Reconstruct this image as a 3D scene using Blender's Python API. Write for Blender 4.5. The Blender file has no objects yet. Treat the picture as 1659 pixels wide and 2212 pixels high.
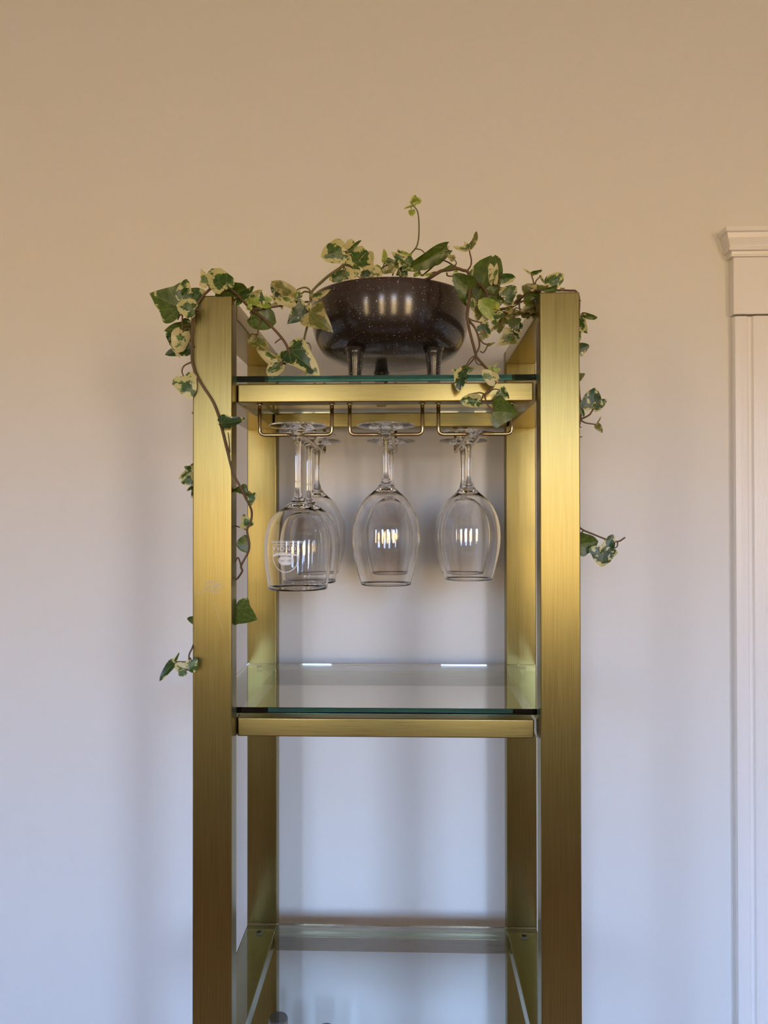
import bpy, bmesh, math, random
from mathutils import Vector, Matrix

random.seed(7)
SC = bpy.context.scene
COL = SC.collection
pi = math.pi

# ------------------------------------------------------------------ camera
FPX = 1654.9                                   # focal length in pixels of the 1659 x 2212 frame
CAM = Vector((0.0284, -0.9789, 1.69))
YAW, PITCH, ROLL = 0.03039, 0.00881, -0.0012
ZC = CAM.z
fwd = Vector((-math.sin(YAW) * math.cos(PITCH), math.cos(YAW) * math.cos(PITCH), math.sin(PITCH)))
rgt0 = Vector((math.cos(YAW), math.sin(YAW), 0))
up0 = rgt0.cross(fwd)
rgt = (rgt0 * math.cos(ROLL) + up0 * math.sin(ROLL)).normalized()
upv = rgt.cross(fwd).normalized()
cam = bpy.data.objects.new('camera', bpy.data.cameras.new('camera'))
COL.objects.link(cam)
cam.data.sensor_fit = 'VERTICAL'
cam.data.sensor_height = 36.0
cam.data.lens = FPX / 2212 * 36.0
cam.data.clip_start = 0.02
cam.matrix_world = Matrix.Translation(CAM) @ Matrix((rgt, upv, -fwd)).transposed().to_4x4()
SC.camera = cam

# ------------------------------------------------------------------ world: sky above, sun-lit street below the horizon
SKY_LOW, SKY_HIGH = (1.12, 1.70, 2.85), (0.75, 1.34, 2.80)
GROUND = (1.36, 0.97, 0.50)
WORLD_STRENGTH = 13.8
w = bpy.data.worlds.new('outdoors'); SC.world = w; w.use_nodes = True
nt = w.node_tree; nt.nodes.clear()
tc = nt.nodes.new('ShaderNodeTexCoord'); sx = nt.nodes.new('ShaderNodeSeparateXYZ')
mr = nt.nodes.new('ShaderNodeMapRange'); mr.inputs['From Min'].default_value = -1; mr.inputs['From Max'].default_value = 1
cr = nt.nodes.new('ShaderNodeValToRGB'); el = cr.color_ramp.elements
el[0].position = 0.0; el[0].color = (GROUND[0] * .45, GROUND[1] * .42, GROUND[2] * .40, 1)
el[1].position = 1.0; el[1].color = (*SKY_HIGH, 1)
e = el.new(0.33); e.color = (GROUND[0] * .52, GROUND[1] * .50, GROUND[2] * .48, 1)
e = el.new(0.44); e.color = (GROUND[0] * .72, GROUND[1] * .71, GROUND[2] * .69, 1)
e = el.new(0.495); e.color = (*GROUND, 1)
e = el.new(0.515); e.color = (*GROUND, 1)
e = el.new(0.575); e.color = (*SKY_LOW, 1)
bgn = nt.nodes.new('ShaderNodeBackground'); bgn.inputs['Strength'].default_value = WORLD_STRENGTH
wo = nt.nodes.new('ShaderNodeOutputWorld')
nt.links.new(tc.outputs['Generated'], sx.inputs[0]); nt.links.new(sx.outputs['Z'], mr.inputs['Value'])
nt.links.new(mr.outputs[0], cr.inputs[0]); nt.links.new(cr.outputs[0], bgn.inputs['Color'])
nt.links.new(bgn.outputs[0], wo.inputs[0])

# the four window openings in the wall behind the camera (x0, x1, z0, z1)
WY = -3.30
WINDOWS = [(-2.35, -1.95, 1.22, 2.40), (-0.80, -0.42, 1.22, 2.40), (0.20, 0.62, 1.22, 2.40), (1.45, 2.08, 1.22, 2.40)]
for x0, x1, z0, z1 in WINDOWS:                 # light portals in the openings: they only guide the sampling
    L = bpy.data.lights.new('window_portal', 'AREA'); L.shape = 'RECTANGLE'; L.size = x1 - x0; L.size_y = z1 - z0
    L.cycles.is_portal = True
    o = bpy.data.objects.new('window_portal', L); COL.objects.link(o)
    o.location = ((x0 + x1) / 2, WY - 0.06, (z0 + z1) / 2); o.rotation_euler = (pi / 2, 0, 0)

vs = SC.view_settings
SC.display_settings.display_device = 'sRGB'
vs.view_transform = 'Standard'; vs.look = 'None'; vs.gamma = 1.0; vs.use_curve_mapping = False
vs.exposure = 0.0
cy = SC.cycles
cy.use_denoising = True
cy.max_bounces = 14; cy.diffuse_bounces = 4; cy.glossy_bounces = 6; cy.transmission_bounces = 14; cy.transparent_max_bounces = 12
cy.use_adaptive_sampling = True; cy.adaptive_threshold = 0.07; cy.adaptive_min_samples = 16
cy.sample_clamp_indirect = 12.0

# ------------------------------------------------------------------ helpers
def at(px, py, Y):
    """point of the plane y = Y that lies behind a pixel of the photograph"""
    d = fwd + rgt * ((px - 829.5) / FPX) + upv * ((1106 - py) / FPX)
    return CAM + d * ((Y - CAM.y) / d.y)

def link(name, mesh, mat=None, parent=None, loc=None):
    o = bpy.data.objects.new(name, mesh); COL.objects.link(o)
    if mat: mesh.materials.append(mat)
    if parent: o.parent = parent
    if loc is not None: o.location = loc
    return o

def from_bm(name, bm, mat, parent=None, loc=None, smooth=False):
    me = bpy.data.meshes.new(name)
    bmesh.ops.recalc_face_normals(bm, faces=bm.faces)
    if smooth:
        for f in bm.faces: f.smooth = True
    bm.to_mesh(me); bm.free()
    return link(name, me, mat, parent, loc)

def thing(name, label, cat, loc=(0, 0, 0), group=None):
    o = bpy.data.objects.new(name, None); COL.objects.link(o); o.location = loc
    o['label'] = label; o['category'] = cat
    if group: o['group'] = group
    return o

def tag(o, label, cat, group=None):
    o['label'] = label; o['category'] = cat
    if group: o['group'] = group
    return o

def structure(o, label=None):
    o['kind'] = 'structure'
    if label: o['label'] = label
    return o

def box_bm(x0, x1, y0, y1, z0, z1, bev=0.0, seg=2, bm=None):
    bm = bm or bmesh.new()
    r = bmesh.ops.create_cube(bm, size=1)
    c = Vector(((x0 + x1) / 2, (y0 + y1) / 2, (z0 + z1) / 2)); s = Vector((x1 - x0, y1 - y0, z1 - z0))
    for v in r['verts']: v.co = Vector((v.co.x * s.x, v.co.y * s.y, v.co.z * s.z)) + c
    if bev:
        es = list({ed for v in r['verts'] for ed in v.link_edges})
        bmesh.ops.bevel(bm, geom=es, offset=bev, segments=seg, affect='EDGES', profile=0.5)
    return bm

def box(name, x0, x1, y0, y1, z0, z1, mat, parent=None, bev=0.0, origin=None, flat=False):
    """box whose own origin is its centre (or `origin`)"""
    c = Vector(origin) if origin else Vector(((x0 + x1) / 2, (y0 + y1) / 2, (z0 + z1) / 2))
    bm = box_bm(x0 - c.x, x1 - c.x, y0 - c.y, y1 - c.y, z0 - c.z, z1 - c.z, bev)
    o = from_bm(name, bm, mat, parent, c)
    if bev and not flat:
        for p in o.data.polygons: p.use_smooth = True
        m = o.modifiers.new('weighted', 'WEIGHTED_NORMAL'); m.keep_sharp = False
    return o

def smooth_path(P, n=6):
    P = [Vector(p) for p in P]
    if len(P) < 3: n = max(n, 2)
    out = []
    for i in range(len(P) - 1):
        p0 = P[i - 1] if i else P[0] * 2 - P[1]
        p1, p2 = P[i], P[i + 1]
        p3 = P[i + 2] if i + 2 < len(P) else P[-1] * 2 - P[-2]
        for k in range(n):
            t = k / n
            out.append(0.5 * ((2 * p1) + (p2 - p0) * t + (2 * p0 - 5 * p1 + 4 * p2 - p3) * t * t + (3 * p1 - p0 - 3 * p2 + p3) * t ** 3))
    out.append(P[-1])
    return out

def tube(bm, P, r0, r1=None, n=8, cap=True):
    r1 = r0 if r1 is None else r1
    N = len(P); prev = None; rings = []
    for i, p in enumerate(P):
        d = (P[min(i + 1, N - 1)] - P[max(i - 1, 0)])
        if d.length < 1e-9: d = Vector((0, 0, 1))
        d.normalize()
        if prev is None:
            a = Vector((0, 0, 1)) if abs(d.z) < .9 else Vector((1, 0, 0))
            u = d.cross(a).normalized()
        else:
            u = (prev - d * prev.dot(d)).normalized()
        prev = u; v = d.cross(u)
        r = r0 + (r1 - r0) * i / max(N - 1, 1)
        rings.append([bm.verts.new(p + u * (r * math.cos(2 * pi * k / n)) + v * (r * math.sin(2 * pi * k / n))) for k in range(n)])
    for a, b in zip(rings, rings[1:]):
        for k in range(n): bm.faces.new((a[k], a[(k + 1) % n], b[(k + 1) % n], b[k]))
    if cap:
        bm.faces.new(rings[0][::-1]); bm.faces.new(rings[-1])
    return bm

def lathe(bm, prof, n=64, cx=0.0, cy_=0.0):
    """closed or open profile of (r, z); r == 0 makes a pole"""
    rings = []
    for r, z in prof:
        if r < 1e-7: rings.append([bm.verts.new((cx, cy_, z))])
        else: rings.append([bm.verts.new((cx + r * math.cos(2 * pi * k / n), cy_ + r * math.sin(2 * pi * k / n), z)) for k in range(n)])
    for a, b in zip(rings, rings[1:]):
        for k in range(n):
            k2 = (k + 1) % n
            if len(a) == 1 and len(b) == 1: continue
            if len(a) == 1: bm.faces.new((a[0], b[k], b[k2]))
            elif len(b) == 1: bm.faces.new((a[k], a[k2], b[0]))
            else: bm.faces.new((a[k], a[k2], b[k2], b[k]))
    return bm

def smooth_profile(P, n=4):
    return [(max(v.x, 0.0), v.z) for v in smooth_path([Vector((r, 0, z)) for r, z in P], n)]

# ------------------------------------------------------------------ materials
def new_mat(name):
    m = bpy.data.materials.new(name); m.use_nodes = True
    n = m.node_tree; b = n.nodes['Principled BSDF']
    return m, n, b

def N(n, t, **kw):
    x = n.nodes.new(t)
    for k, v in kw.items(): setattr(x, k, v)
    return x

def mixc(n, fac, a, b):
    m = N(n, 'ShaderNodeMix', data_type='RGBA')
    for i, val in ((0, fac), (6, a), (7, b)):
        if hasattr(val, 'links') or hasattr(val, 'is_linked'): n.links.new(val, m.inputs[i])
        else: m.inputs[i].default_value = val if i == 0 else (*val, 1) if len(val) == 3 else val
    return m.outputs[2]

def mth(n, op, a, b=None, clamp=False):
    m = N(n, 'ShaderNodeMath', operation=op, use_clamp=clamp)
    for i, v in enumerate((a, b)):
        if v is None: continue
        if hasattr(v, 'is_linked'): n.links.new(v, m.inputs[i])
        else: m.inputs[i].default_value = v
    return m.outputs[0]

def brass(name, axis, rough=.26, base=(0.285, 0.232, 0.082)):
    """brushed antique brass, grain along `axis` of the object"""
    m, n, b = new_mat(name)
    t = N(n, 'ShaderNodeTexCoord'); mp = N(n, 'ShaderNodeMapping')
    s = [1000.0] * 3; s[axis] = 14.0
    mp.inputs['Scale'].default_value = s
    n.links.new(t.outputs['Object'], mp.inputs[0])
    no = N(n, 'ShaderNodeTexNoise'); no.inputs['Scale'].default_value = 1.0; no.inputs['Detail'].default_value = 3.0
    n.links.new(mp.outputs[0], no.inputs['Vector'])
    big = N(n, 'ShaderNodeTexNoise'); big.inputs['Scale'].default_value = 5.0; big.inputs['Detail'].default_value = 3.0
    n.links.new(t.outputs['Object'], big.inputs['Vector'])
    c1 = mixc(n, no.outputs['Fac'], tuple(v * .72 for v in base), tuple(min(1, v * 1.28) for v in base))
    tarn = mth(n, 'MULTIPLY', mth(n, 'SUBTRACT', big.outputs['Fac'], .5, True), .8, True)
    c2 = mixc(n, tarn, c1, (base[0] * .80, base[1] * .66, base[2] * .55))
    n.links.new(c2, b.inputs['Base Color'])
    b.inputs['Metallic'].default_value = 1.0
    r = mth(n, 'ADD', mth(n, 'MULTIPLY', no.outputs['Fac'], .10), rough)
    n.links.new(r, b.inputs['Roughness'])
    b.inputs['Anisotropic'].default_value = 0.55
    tg = N(n, 'ShaderNodeCombineXYZ'); tg.inputs[axis].default_value = 1.0
    geo = N(n, 'ShaderNodeNewGeometry'); cross = N(n, 'ShaderNodeVectorMath', operation='CROSS_PRODUCT')   # scratches run along the axis, so light spreads across it
    n.links.new(geo.outputs['True Normal'], cross.inputs[0]); n.links.new(tg.outputs[0], cross.inputs[1])
    n.links.new(cross.outputs[0], b.inputs['Tangent'])
    bp = N(n, 'ShaderNodeBump'); bp.inputs['Strength'].default_value = 0.06; bp.inputs['Distance'].default_value = 0.0002
    n.links.new(no.outputs['Fac'], bp.inputs['Height']); n.links.new(bp.outputs[0], b.inputs['Normal'])
    return m

BRASS_Z, BRASS_X, BRASS_Y = brass('brushed_brass_upright', 2), brass('brushed_brass_rail', 0, .24), brass('brushed_brass_rung', 1, .13)

def plain(name, col, rough=.5, metal=0.0, **kw):
    m, n, b = new_mat(name)
    b.inputs['Base Color'].default_value = (*col, 1); b.inputs['Roughness'].default_value = rough; b.inputs['Metallic'].default_value = metal
    for k, v in kw.items(): b.inputs[k.replace('_', ' ')].default_value = v
    return m

def noisy(name, a, b_, scale, rough, bump=0.0, dist=.001, stretch=(1, 1, 1), detail=4.0, coat=0.0):
    m, n, b = new_mat(name)
    t = N(n, 'ShaderNodeTexCoord'); mp = N(n, 'ShaderNodeMapping'); mp.inputs['Scale'].default_value = stretch
    no = N(n, 'ShaderNodeTexNoise'); no.inputs['Scale'].default_value = scale; no.inputs['Detail'].default_value = detail
    n.links.new(t.outputs['Object'], mp.inputs[0]); n.links.new(mp.outputs[0], no.inputs['Vector'])
    n.links.new(mixc(n, no.outputs['Fac'], a, b_), b.inputs['Base Color'])
    b.inputs['Roughness'].default_value = rough
    if coat: b.inputs['Coat Weight'].default_value = coat; b.inputs['Coat Roughness'].default_value = .12
    if bump:
        bp = N(n, 'ShaderNodeBump'); bp.inputs['Strength'].default_value = bump; bp.inputs['Distance'].default_value = dist
        n.links.new(no.outputs['Fac'], bp.inputs['Height']); n.links.new(bp.outputs[0], b.inputs['Normal'])
    return m

WALL = noisy('wall_paint', (.785, .765, .710), (.805, .785, .730), 160, .6, .12, .0006)
CEIL = plain('ceiling_paint', (.80, .76, .70), .8)
TRIM = noisy('trim_gloss_paint', (.88, .85, .80), (.91, .88, .83), 60, .28, .35, .0008, (6, 6, .5))
FLOOR = noisy('floor_wood', (.28, .098, .016), (.40, .15, .028), 3, .35, .05, .001, (8, 1, 1))
WIRE = plain('antique_brass_wire', (.40, .31, .165), .20, 1.0)

def slab_glass():
    m, n, b = new_mat('shelf_glass')
    b.inputs['Transmission Weight'].default_value = 1.0; b.inputs['Roughness'].default_value = 0.0
    b.inputs['IOR'].default_value = 1.5; b.inputs['Base Color'].default_value = (1, 1, 1, 1)
    va = N(n, 'ShaderNodeVolumeAbsorption'); va.inputs['Color'].default_value = (.02, .86, .80, 1); va.inputs['Density'].default_value = 5.5
    n.links.new(va.outputs[0], n.nodes['Material Output'].inputs['Volume'])
    return m
SHELF_GLASS = slab_glass()
CRYSTAL = plain('wine_glass_crystal', (1.0, 1.0, 1.0), 0.0, 0.0, Transmission_Weight=1.0, IOR=1.5)
ETCH = plain('etched_frost', (.92, .92, .90), .6, 0.0, Alpha=.75)
BUMPER = plain('clear_bumper', (.85, .86, .84), .25, 0.0, Transmission_Weight=.7, IOR=1.45)

def pot_glaze():
    m, n, b = new_mat('dark_bronze_glaze')
    t = N(n, 'ShaderNodeTexCoord')
    no = N(n, 'ShaderNodeTexNoise'); no.inputs['Scale'].default_value = 14; no.inputs['Detail'].default_value = 5
    n.links.new(t.outputs['Object'], no.inputs['Vector'])
    sp = N(n, 'ShaderNodeTexNoise'); sp.inputs['Scale'].default_value = 480; sp.inputs['Detail'].default_value = 1.5
    n.links.new(t.outputs['Object'], sp.inputs['Vector'])
    speck = mth(n, 'MULTIPLY', mth(n, 'SUBTRACT', sp.outputs['Fac'], .685, True), 22, True)
    sxyz = N(n, 'ShaderNodeSeparateXYZ'); n.links.new(t.outputs['Object'], sxyz.inputs[0])
    up = mth(n, 'MULTIPLY', mth(n, 'SUBTRACT', sxyz.outputs['Z'], .085, True), 12, True)   # browner glaze towards the rim
    c = mixc(n, no.outputs['Fac'], (.012, .009, .008), (.026, .018, .015))
    c = mixc(n, mth(n, 'MULTIPLY', up, .6), c, (.060, .028, .018))
    c = mixc(n, mth(n, 'MULTIPLY', speck, .55), c, (.75, .72, .68))
    n.links.new(c, b.inputs['Base Color'])
    b.inputs['Metallic'].default_value = .12
    b.inputs['Roughness'].default_value = .32
    b.inputs['Coat Weight'].default_value = 1.0; b.inputs['Coat Roughness'].default_value = .15; b.inputs['Coat IOR'].default_value = 1.5; b.inputs['Specular IOR Level'].default_value = .15
    bp = N(n, 'ShaderNodeBump'); bp.inputs['Strength'].default_value = .25; bp.inputs['Distance'].default_value = .001
    n.links.new(sp.outputs['Fac'], bp.inputs['Height']); n.links.new(bp.outputs[0], b.inputs['Normal'])
    return m
POT = pot_glaze()
SOIL = noisy('potting_soil', (.02, .013, .008), (.06, .04, .025), 120, .95, .8, .004)

def leaf_mat(name, green, green2, cream, thr, vein=(.34, .42, .14), trans=.22, rough=.30):
    """variegated ivy leaf: green heart, cream margin where the margin coordinate passes a noisy threshold"""
    m, n, b = new_mat(name)
    uv = N(n, 'ShaderNodeUVMap'); uv.uv_map = 'leaf'
    oi = N(n, 'ShaderNodeObjectInfo')
    at_ = N(n, 'ShaderNodeAttribute'); at_.attribute_name = 'margin'
    off = N(n, 'ShaderNodeVectorMath', operation='ADD')
    cx = N(n, 'ShaderNodeCombineXYZ'); n.links.new(mth(n, 'MULTIPLY', oi.outputs['Random'], 37.0), cx.inputs[2])
    n.links.new(uv.outputs[0], off.inputs[0]); n.links.new(cx.outputs[0], off.inputs[1])
    no = N(n, 'ShaderNodeTexNoise'); no.inputs['Scale'].default_value = 2.6; no.inputs['Detail'].default_value = 3.0; no.inputs['Roughness'].default_value = .6
    n.links.new(off.outputs[0], no.inputs['Vector'])
    lvl = mth(n, 'ADD', mth(n, 'MULTIPLY', at_.outputs['Fac'], .55), mth(n, 'MULTIPLY', mth(n, 'SUBTRACT', no.outputs['Fac'], .5), 2.2))
    lvl = mth(n, 'ADD', lvl, mth(n, 'MULTIPLY', mth(n, 'SUBTRACT', oi.outputs['Random'], .5), .22))
    mask = mth(n, 'MULTIPLY', mth(n, 'SUBTRACT', lvl, thr), 14.0, True)
    no2 = N(n, 'ShaderNodeTexNoise'); no2.inputs['Scale'].default_value = 7.0
    n.links.new(off.outputs[0], no2.inputs['Vector'])
    g = mixc(n, mth(n, 'MULTIPLY', mth(n, 'SUBTRACT', no2.outputs['Fac'], .42), 6.0, True), green, green2)
    s = N(n, 'ShaderNodeSeparateXYZ'); n.links.new(uv.outputs[0], s.inputs[0])
    av = mth(n, 'ABSOLUTE', s.outputs['Y'])
    vd = av
    for a in (.62, 1.25):
        d = mth(n, 'ABSOLUTE', mth(n, 'SUBTRACT', mth(n, 'MULTIPLY', s.outputs['X'], math.sin(a)), mth(n, 'MULTIPLY', av, math.cos(a))))
        vd = mth(n, 'MINIMUM', vd, d)
    vm = mth(n, 'SUBTRACT', 1.0, mth(n, 'MULTIPLY', vd, 70.0), True)
    g = mixc(n, mth(n, 'MULTIPLY', vm, .38), g, vein)
    c = mixc(n, mask, g, cream)
    n.links.new(c, b.inputs['Base Color'])
    b.inputs['Roughness'].default_value = rough
    tr = N(n, 'ShaderNodeBsdfTranslucent'); n.links.new(c, tr.inputs['Color'])
    mx = N(n, 'ShaderNodeMixShader'); mx.inputs[0].default_value = trans
    n.links.new(b.outputs[0], mx.inputs[1]); n.links.new(tr.outputs[0], mx.inputs[2])
    n.links.new(mx.outputs[0], n.nodes['Material Output'].inputs['Surface'])
    return m
CREAM = (.58, .55, .23)
LEAF = {
    'd': leaf_mat('leaf_dark_variegated', (.018, .050, .012), (.035, .085, .018), CREAM, .50),
    'v': leaf_mat('leaf_variegated', (.035, .085, .014), (.075, .145, .025), CREAM, .42),
    'g': leaf_mat('leaf_green', (.065, .105, .012), (.095, .145, .020), (.50, .50, .22), .80),
    'c': leaf_mat('leaf_cream', (.16, .24, .06), (.10, .18, .04), (.62, .56, .27), .17),
    'y': leaf_mat('leaf_young', (.30, .38, .05), (.22, .33, .04), (.55, .56, .14), .45),
    'o': leaf_mat('leaf_olive', (.13, .15, .03), (.19, .18, .045), (.42, .37, .14), .45),
}
STEM = noisy('ivy_stem', (.10, .085, .03), (.17, .16, .05), 60, .5)
TWIG = noisy('ivy_twig', (.085, .045, .02), (.15, .09, .04), 60, .6)

# ------------------------------------------------------------------ the room
YW = 0.405                                      # face of the wall behind the etagere
RX0, RX1, RZ = -3.0, 3.0, 2.86
structure(box('wall_back', RX0, RX1, YW, YW + .12, 0, RZ, WALL), 'plain off-white painted wall behind the brass etagere')
structure(box('wall_left', RX0 - .12, RX0, WY - .15, YW + .12, 0, RZ, WALL))
structure(box('wall_right', RX1, RX1 + .12, WY - .15, YW + .12, 0, RZ, WALL))
structure(box('floor', RX0 - .12, RX1 + .12, WY - .15, YW + .12, -.1, 0, FLOOR))
structure(box('ceiling', RX0 - .12, RX1 + .12, WY - .15, YW + .12, RZ, RZ + .1, CEIL))
bm = bmesh.new()                                # the window wall: piers, sill band and lintel band round the openings
xs = [RX0] + [v for a in WINDOWS for v in a[:2]] + [RX1]
for i in range(0, len(xs), 2): box_bm(xs[i], xs[i + 1], WY - .12, WY, 0, RZ, bm=bm)
for x0, x1, z0, z1 in WINDOWS:
    box_bm(x0, x1, WY - .12, WY, 0, z0, bm=bm); box_bm(x0, x1, WY - .12, WY, z1, RZ, bm=bm)
structure(from_bm('wall_front', bm, WALL))
for i, (x0, x1, z0, z1) in enumerate(WINDOWS):
    bm = bmesh.new(); f = .045
    for a in ((x0 - .09, x0, z0 - .09, z1 + .09), (x1, x1 + .09, z0 - .09, z1 + .09), (x0, x1, z1, z1 + .09), (x0, x1, z0 - .09, z0)):
        box_bm(a[0], a[1], WY, WY + .022, a[2], a[3], bm=bm)
    for a in ((x0, x0 + f, z0, z1), (x1 - f, x1, z0, z1), (x0 + f, x1 - f, z0, z0 + f), (x0 + f, x1 - f, z1 - f, z1), (x0 + f, x1 - f, (z0 + z1) / 2 - .02, (z0 + z1) / 2 + .02)):
        box_bm(a[0], a[1], WY - .05, WY - .015, a[2], a[3], bm=bm)
    structure(from_bm('window_%d' % (i + 1), bm, TRIM))

# door casing on the right: fluted board, frieze block and moulded cap
PC = at(1585, 900, YW - .018).x
zc = lambda py, Y: at(1600, py, Y).z
trim = bpy.data.objects.new('trim_1', None); COL.objects.link(trim); structure(trim, 'glossy cream painted door casing with moulded cap')
z_head, z_cap, z_top = zc(681, YW - .02), zc(555, YW - .02), zc(488.5, YW - .038)
def extrude_x(name, prof, x1, left, mat, parent):
    """profile of (protrusion, z) run along x to x1; left(prot) is the x where it ends, as a mitred return"""
    bm = bmesh.new()
    A = [bm.verts.new((left(p), YW - p, z)) for p, z in prof]; B = [bm.verts.new((x1, YW - p, z)) for p, z in prof]
    a0 = [bm.verts.new((left(p), YW + .01, z)) for p, z in prof]
    for i in range(len(prof) - 1):
        bm.faces.new((A[i], A[i + 1], B[i + 1], B[i])); bm.faces.new((a0[i], a0[i + 1], A[i + 1], A[i]))
    bm.faces.new((a0[0], A[0], B[0])); bm.faces.new((a0[-1], A[-1], B[-1]))
    return from_bm(name, bm, mat, parent)
XR = PC + .34
H = z_top - z_cap
cap_prof = [(.0, z_top), (.038, z_top), (.038, z_top - .16 * H), (.034, z_top - .19 * H), (.032, z_top - .36 * H), (.029, z_top - .52 * H),
            (.0265, z_top - .66 * H), (.0285, z_top - .69 * H), (.0285, z_top - .79 * H), (.0225, z_top - .81 * H), (.0215, z_top - .90 * H), (.0235, z_top - .93 * H), (.0235, z_cap), (.018, z_cap)]
extrude_x('casing_cap', cap_prof, XR, lambda p: PC - (p - .018), TRIM, trim)
box('casing_frieze', PC, XR, YW - .02, YW + .01, z_head + .002, z_cap, TRIM, trim, .0015)
bm = bmesh.new()
steps = [(.002, .012), (.004, .0165), (.012, .018), (.024, .0175), (.027, .0145), (.032, .0142), (.035, .018), (.040, .019), (.12, .019)]
va, vb = [], []
for dx, p in [(.002, -.01)] + steps:
    va.append(bm.verts.new((PC + dx, YW - p, 0))); vb.append(bm.verts.new((PC + dx, YW - p, z_head - .001)))
for i in range(len(va) - 1): bm.faces.new((va[i], va[i + 1], vb[i + 1], vb[i]))
from_bm('casing_board', bm, TRIM, trim)

# ------------------------------------------------------------------ the etagere
W, PWD, T, D = 0.496, 0.0508, 0.029, 0.3365     # outer width, post face, post thickness, front-to-back pitch of the posts
ZT = ZC + 0.2885; TB = 0.0235                   # top and thickness of the top bars
et = thing('etagere', 'tall brushed brass open etagere frame with glass shelves against the wall', 'shelving unit', (0, 0, 0))
XL, XR2 = -W / 2, W / 2
XI = W / 2 - PWD                                # half the clear inner width
for sx_ in (-1, 1):
    a, b_ = (XL, XL + PWD) if sx_ < 0 else (XR2 - PWD, XR2)
    box('post', a, b_, 0, T, 0, ZT, BRASS_Z, et, .0018)
    box('post', a, b_, D, D + T, 0, ZT, BRASS_Z, et, .0018)
    box('top_bar', a, b_, T + .0002, D - .0002, ZT - TB, ZT - .0002, BRASS_Y, et, .0016)
GT = 0.008
SHELVES = [(0.1895, 0.1787), (-0.2488, -0.2622), (-0.694, -0.7055), (-1.13, -1.1415)]     # glass top, rail top (from camera height)
RH, RW = 0.0247, 0.028
for gz, rz in SHELVES:
    for sx_ in (-1, 1):
        a, b_ = (XL, XL + PWD) if sx_ < 0 else (XR2 - PWD, XR2)
        box('side_rung', a, b_, T + .0002, D - .0002, ZC + rz - RH, ZC + rz, BRASS_Y, et, .0012)
        for yb in (T + .04, D - .022):
            bm = bmesh.new(); hgt = gz - GT - rz
            lathe(bm, [(0, 0), (.0058, 0), (.0056, hgt * .6), (.0046, hgt), (0, hgt)], 16)
            from_bm('shelf_bumper', bm, BUMPER, et, ((a + b_) / 2, yb, ZC + rz), True)
    box('front_rail', -XI + .0008, XI - .0035, T - .001, T - .001 + RW, ZC + rz - RH, ZC + rz, BRASS_X, et, .0018)
    box('back_rail', -XI + .0008, XI - .0008, D - RW, D - .0003, ZC + rz - RH, ZC + rz, BRASS_X, et, .0018)
shelf_labels = ['greenish glass shelf carrying the dark footed planter', 'empty greenish glass shelf below the hanging wine glasses',
                'lower greenish glass shelf cut by the bottom of the picture', 'glass shelf below the frame that the bottles stand on']
for (gz, rz), lb in zip(SHELVES, shelf_labels):
    o = box('glass_shelf', XL + .002, XR2 - .002, T + .001, D - .001, ZC + gz - GT, ZC + gz, SHELF_GLASS, None, .0004, None, True)
    tag(o, lb, 'shelf', 'glass shelves of the etagere')

# pale scuff and a long scratch on the front of the left post
SCUFF = plain('scuffed_lacquer', (.80, .76, .62), .7, 0.0, Alpha=.30)
left_post = [o for o in et.children if o.name.startswith('post') and o.location.x < 0 and o.location.y < .1][0]
bm = bmesh.new(); rs = random.Random(3)
strokes = [((rs.uniform(440, 462), 1257 + 3.2 * k + rs.uniform(-1, 1)), (rs.uniform(470, 486), 1254 + 3.2 * k + rs.uniform(-1, 1)), rs.uniform(.0004, .0011)) for k in range(9)]
strokes += [((425, 1283), (431, 1281), .0012), ((436, 1281), (441, 1279), .0015), ((463, 1300), (482, 1366), .0004)]
for (xa, ya), (xb, yb), wd in strokes:
    pa, pb = at(xa, ya, -.00015), at(xb, yb, -.00015); d = (pb - pa).normalized(); q = Vector((-d.z, 0, d.x)) * wd
    bm.faces.new([bm.verts.new(v - left_post.location) for v in (pa - q, pb - q * .4, pb + q * .4, pa + q)])
sc_ = from_bm('scuff_mark', bm, SCUFF, left_post); sc_['kind'] = 'stuff'

# stemware hangers: two bent wires each, screwed to the rails of the top shelf
ZR = ZC + SHELVES[0][1] - RH
ZW = ZC + 0.1122; WR = 0.0026
HX = [at(p, 935, T + .013).x for p in (639.0, 834.0, 1026.0)]
def bend(pts, rad, n=6):
    out = [pts[0]]
    for a, b_, c in zip(pts, pts[1:], pts[2:]):
        d1 = (a - b_).normalized(); d2 = (c - b_).normalized()
        for k in range(n + 1):
            t = k / n
            p1, p2 = b_ + d1 * rad, b_ + d2 * rad
            out.append(p1 * (1 - t) ** 2 + b_ * 2 * t * (1 - t) + p2 * t * t)
    return out + [pts[-1]]
for hx in HX:
    for s in (-1, 1):
        y1, y2 = T + .012, D - .016
        P = [Vector((hx + s * .0485, y1, ZR)), Vector((hx + s * .0485, y1, ZW)), Vector((hx + s * .0085, y1, ZW)), Vector((hx + s * .0085, y2, ZW)), Vector((hx + s * .0085, y2, ZR))]
        bm = tube(bmesh.new(), bend(P, .0075), WR, n=12)
        wire = from_bm('glass_hanger_wire', bm, WIRE, et, None, True)
        for p in (P[0], P[-1]):
            from_bm('screw_collar', lathe(bmesh.new(), [(0, 0), (.0042, 0), (.0036, -.0022), (WR, -.003), (0, -.003)], 12), WIRE, wire, p, True)

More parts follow.
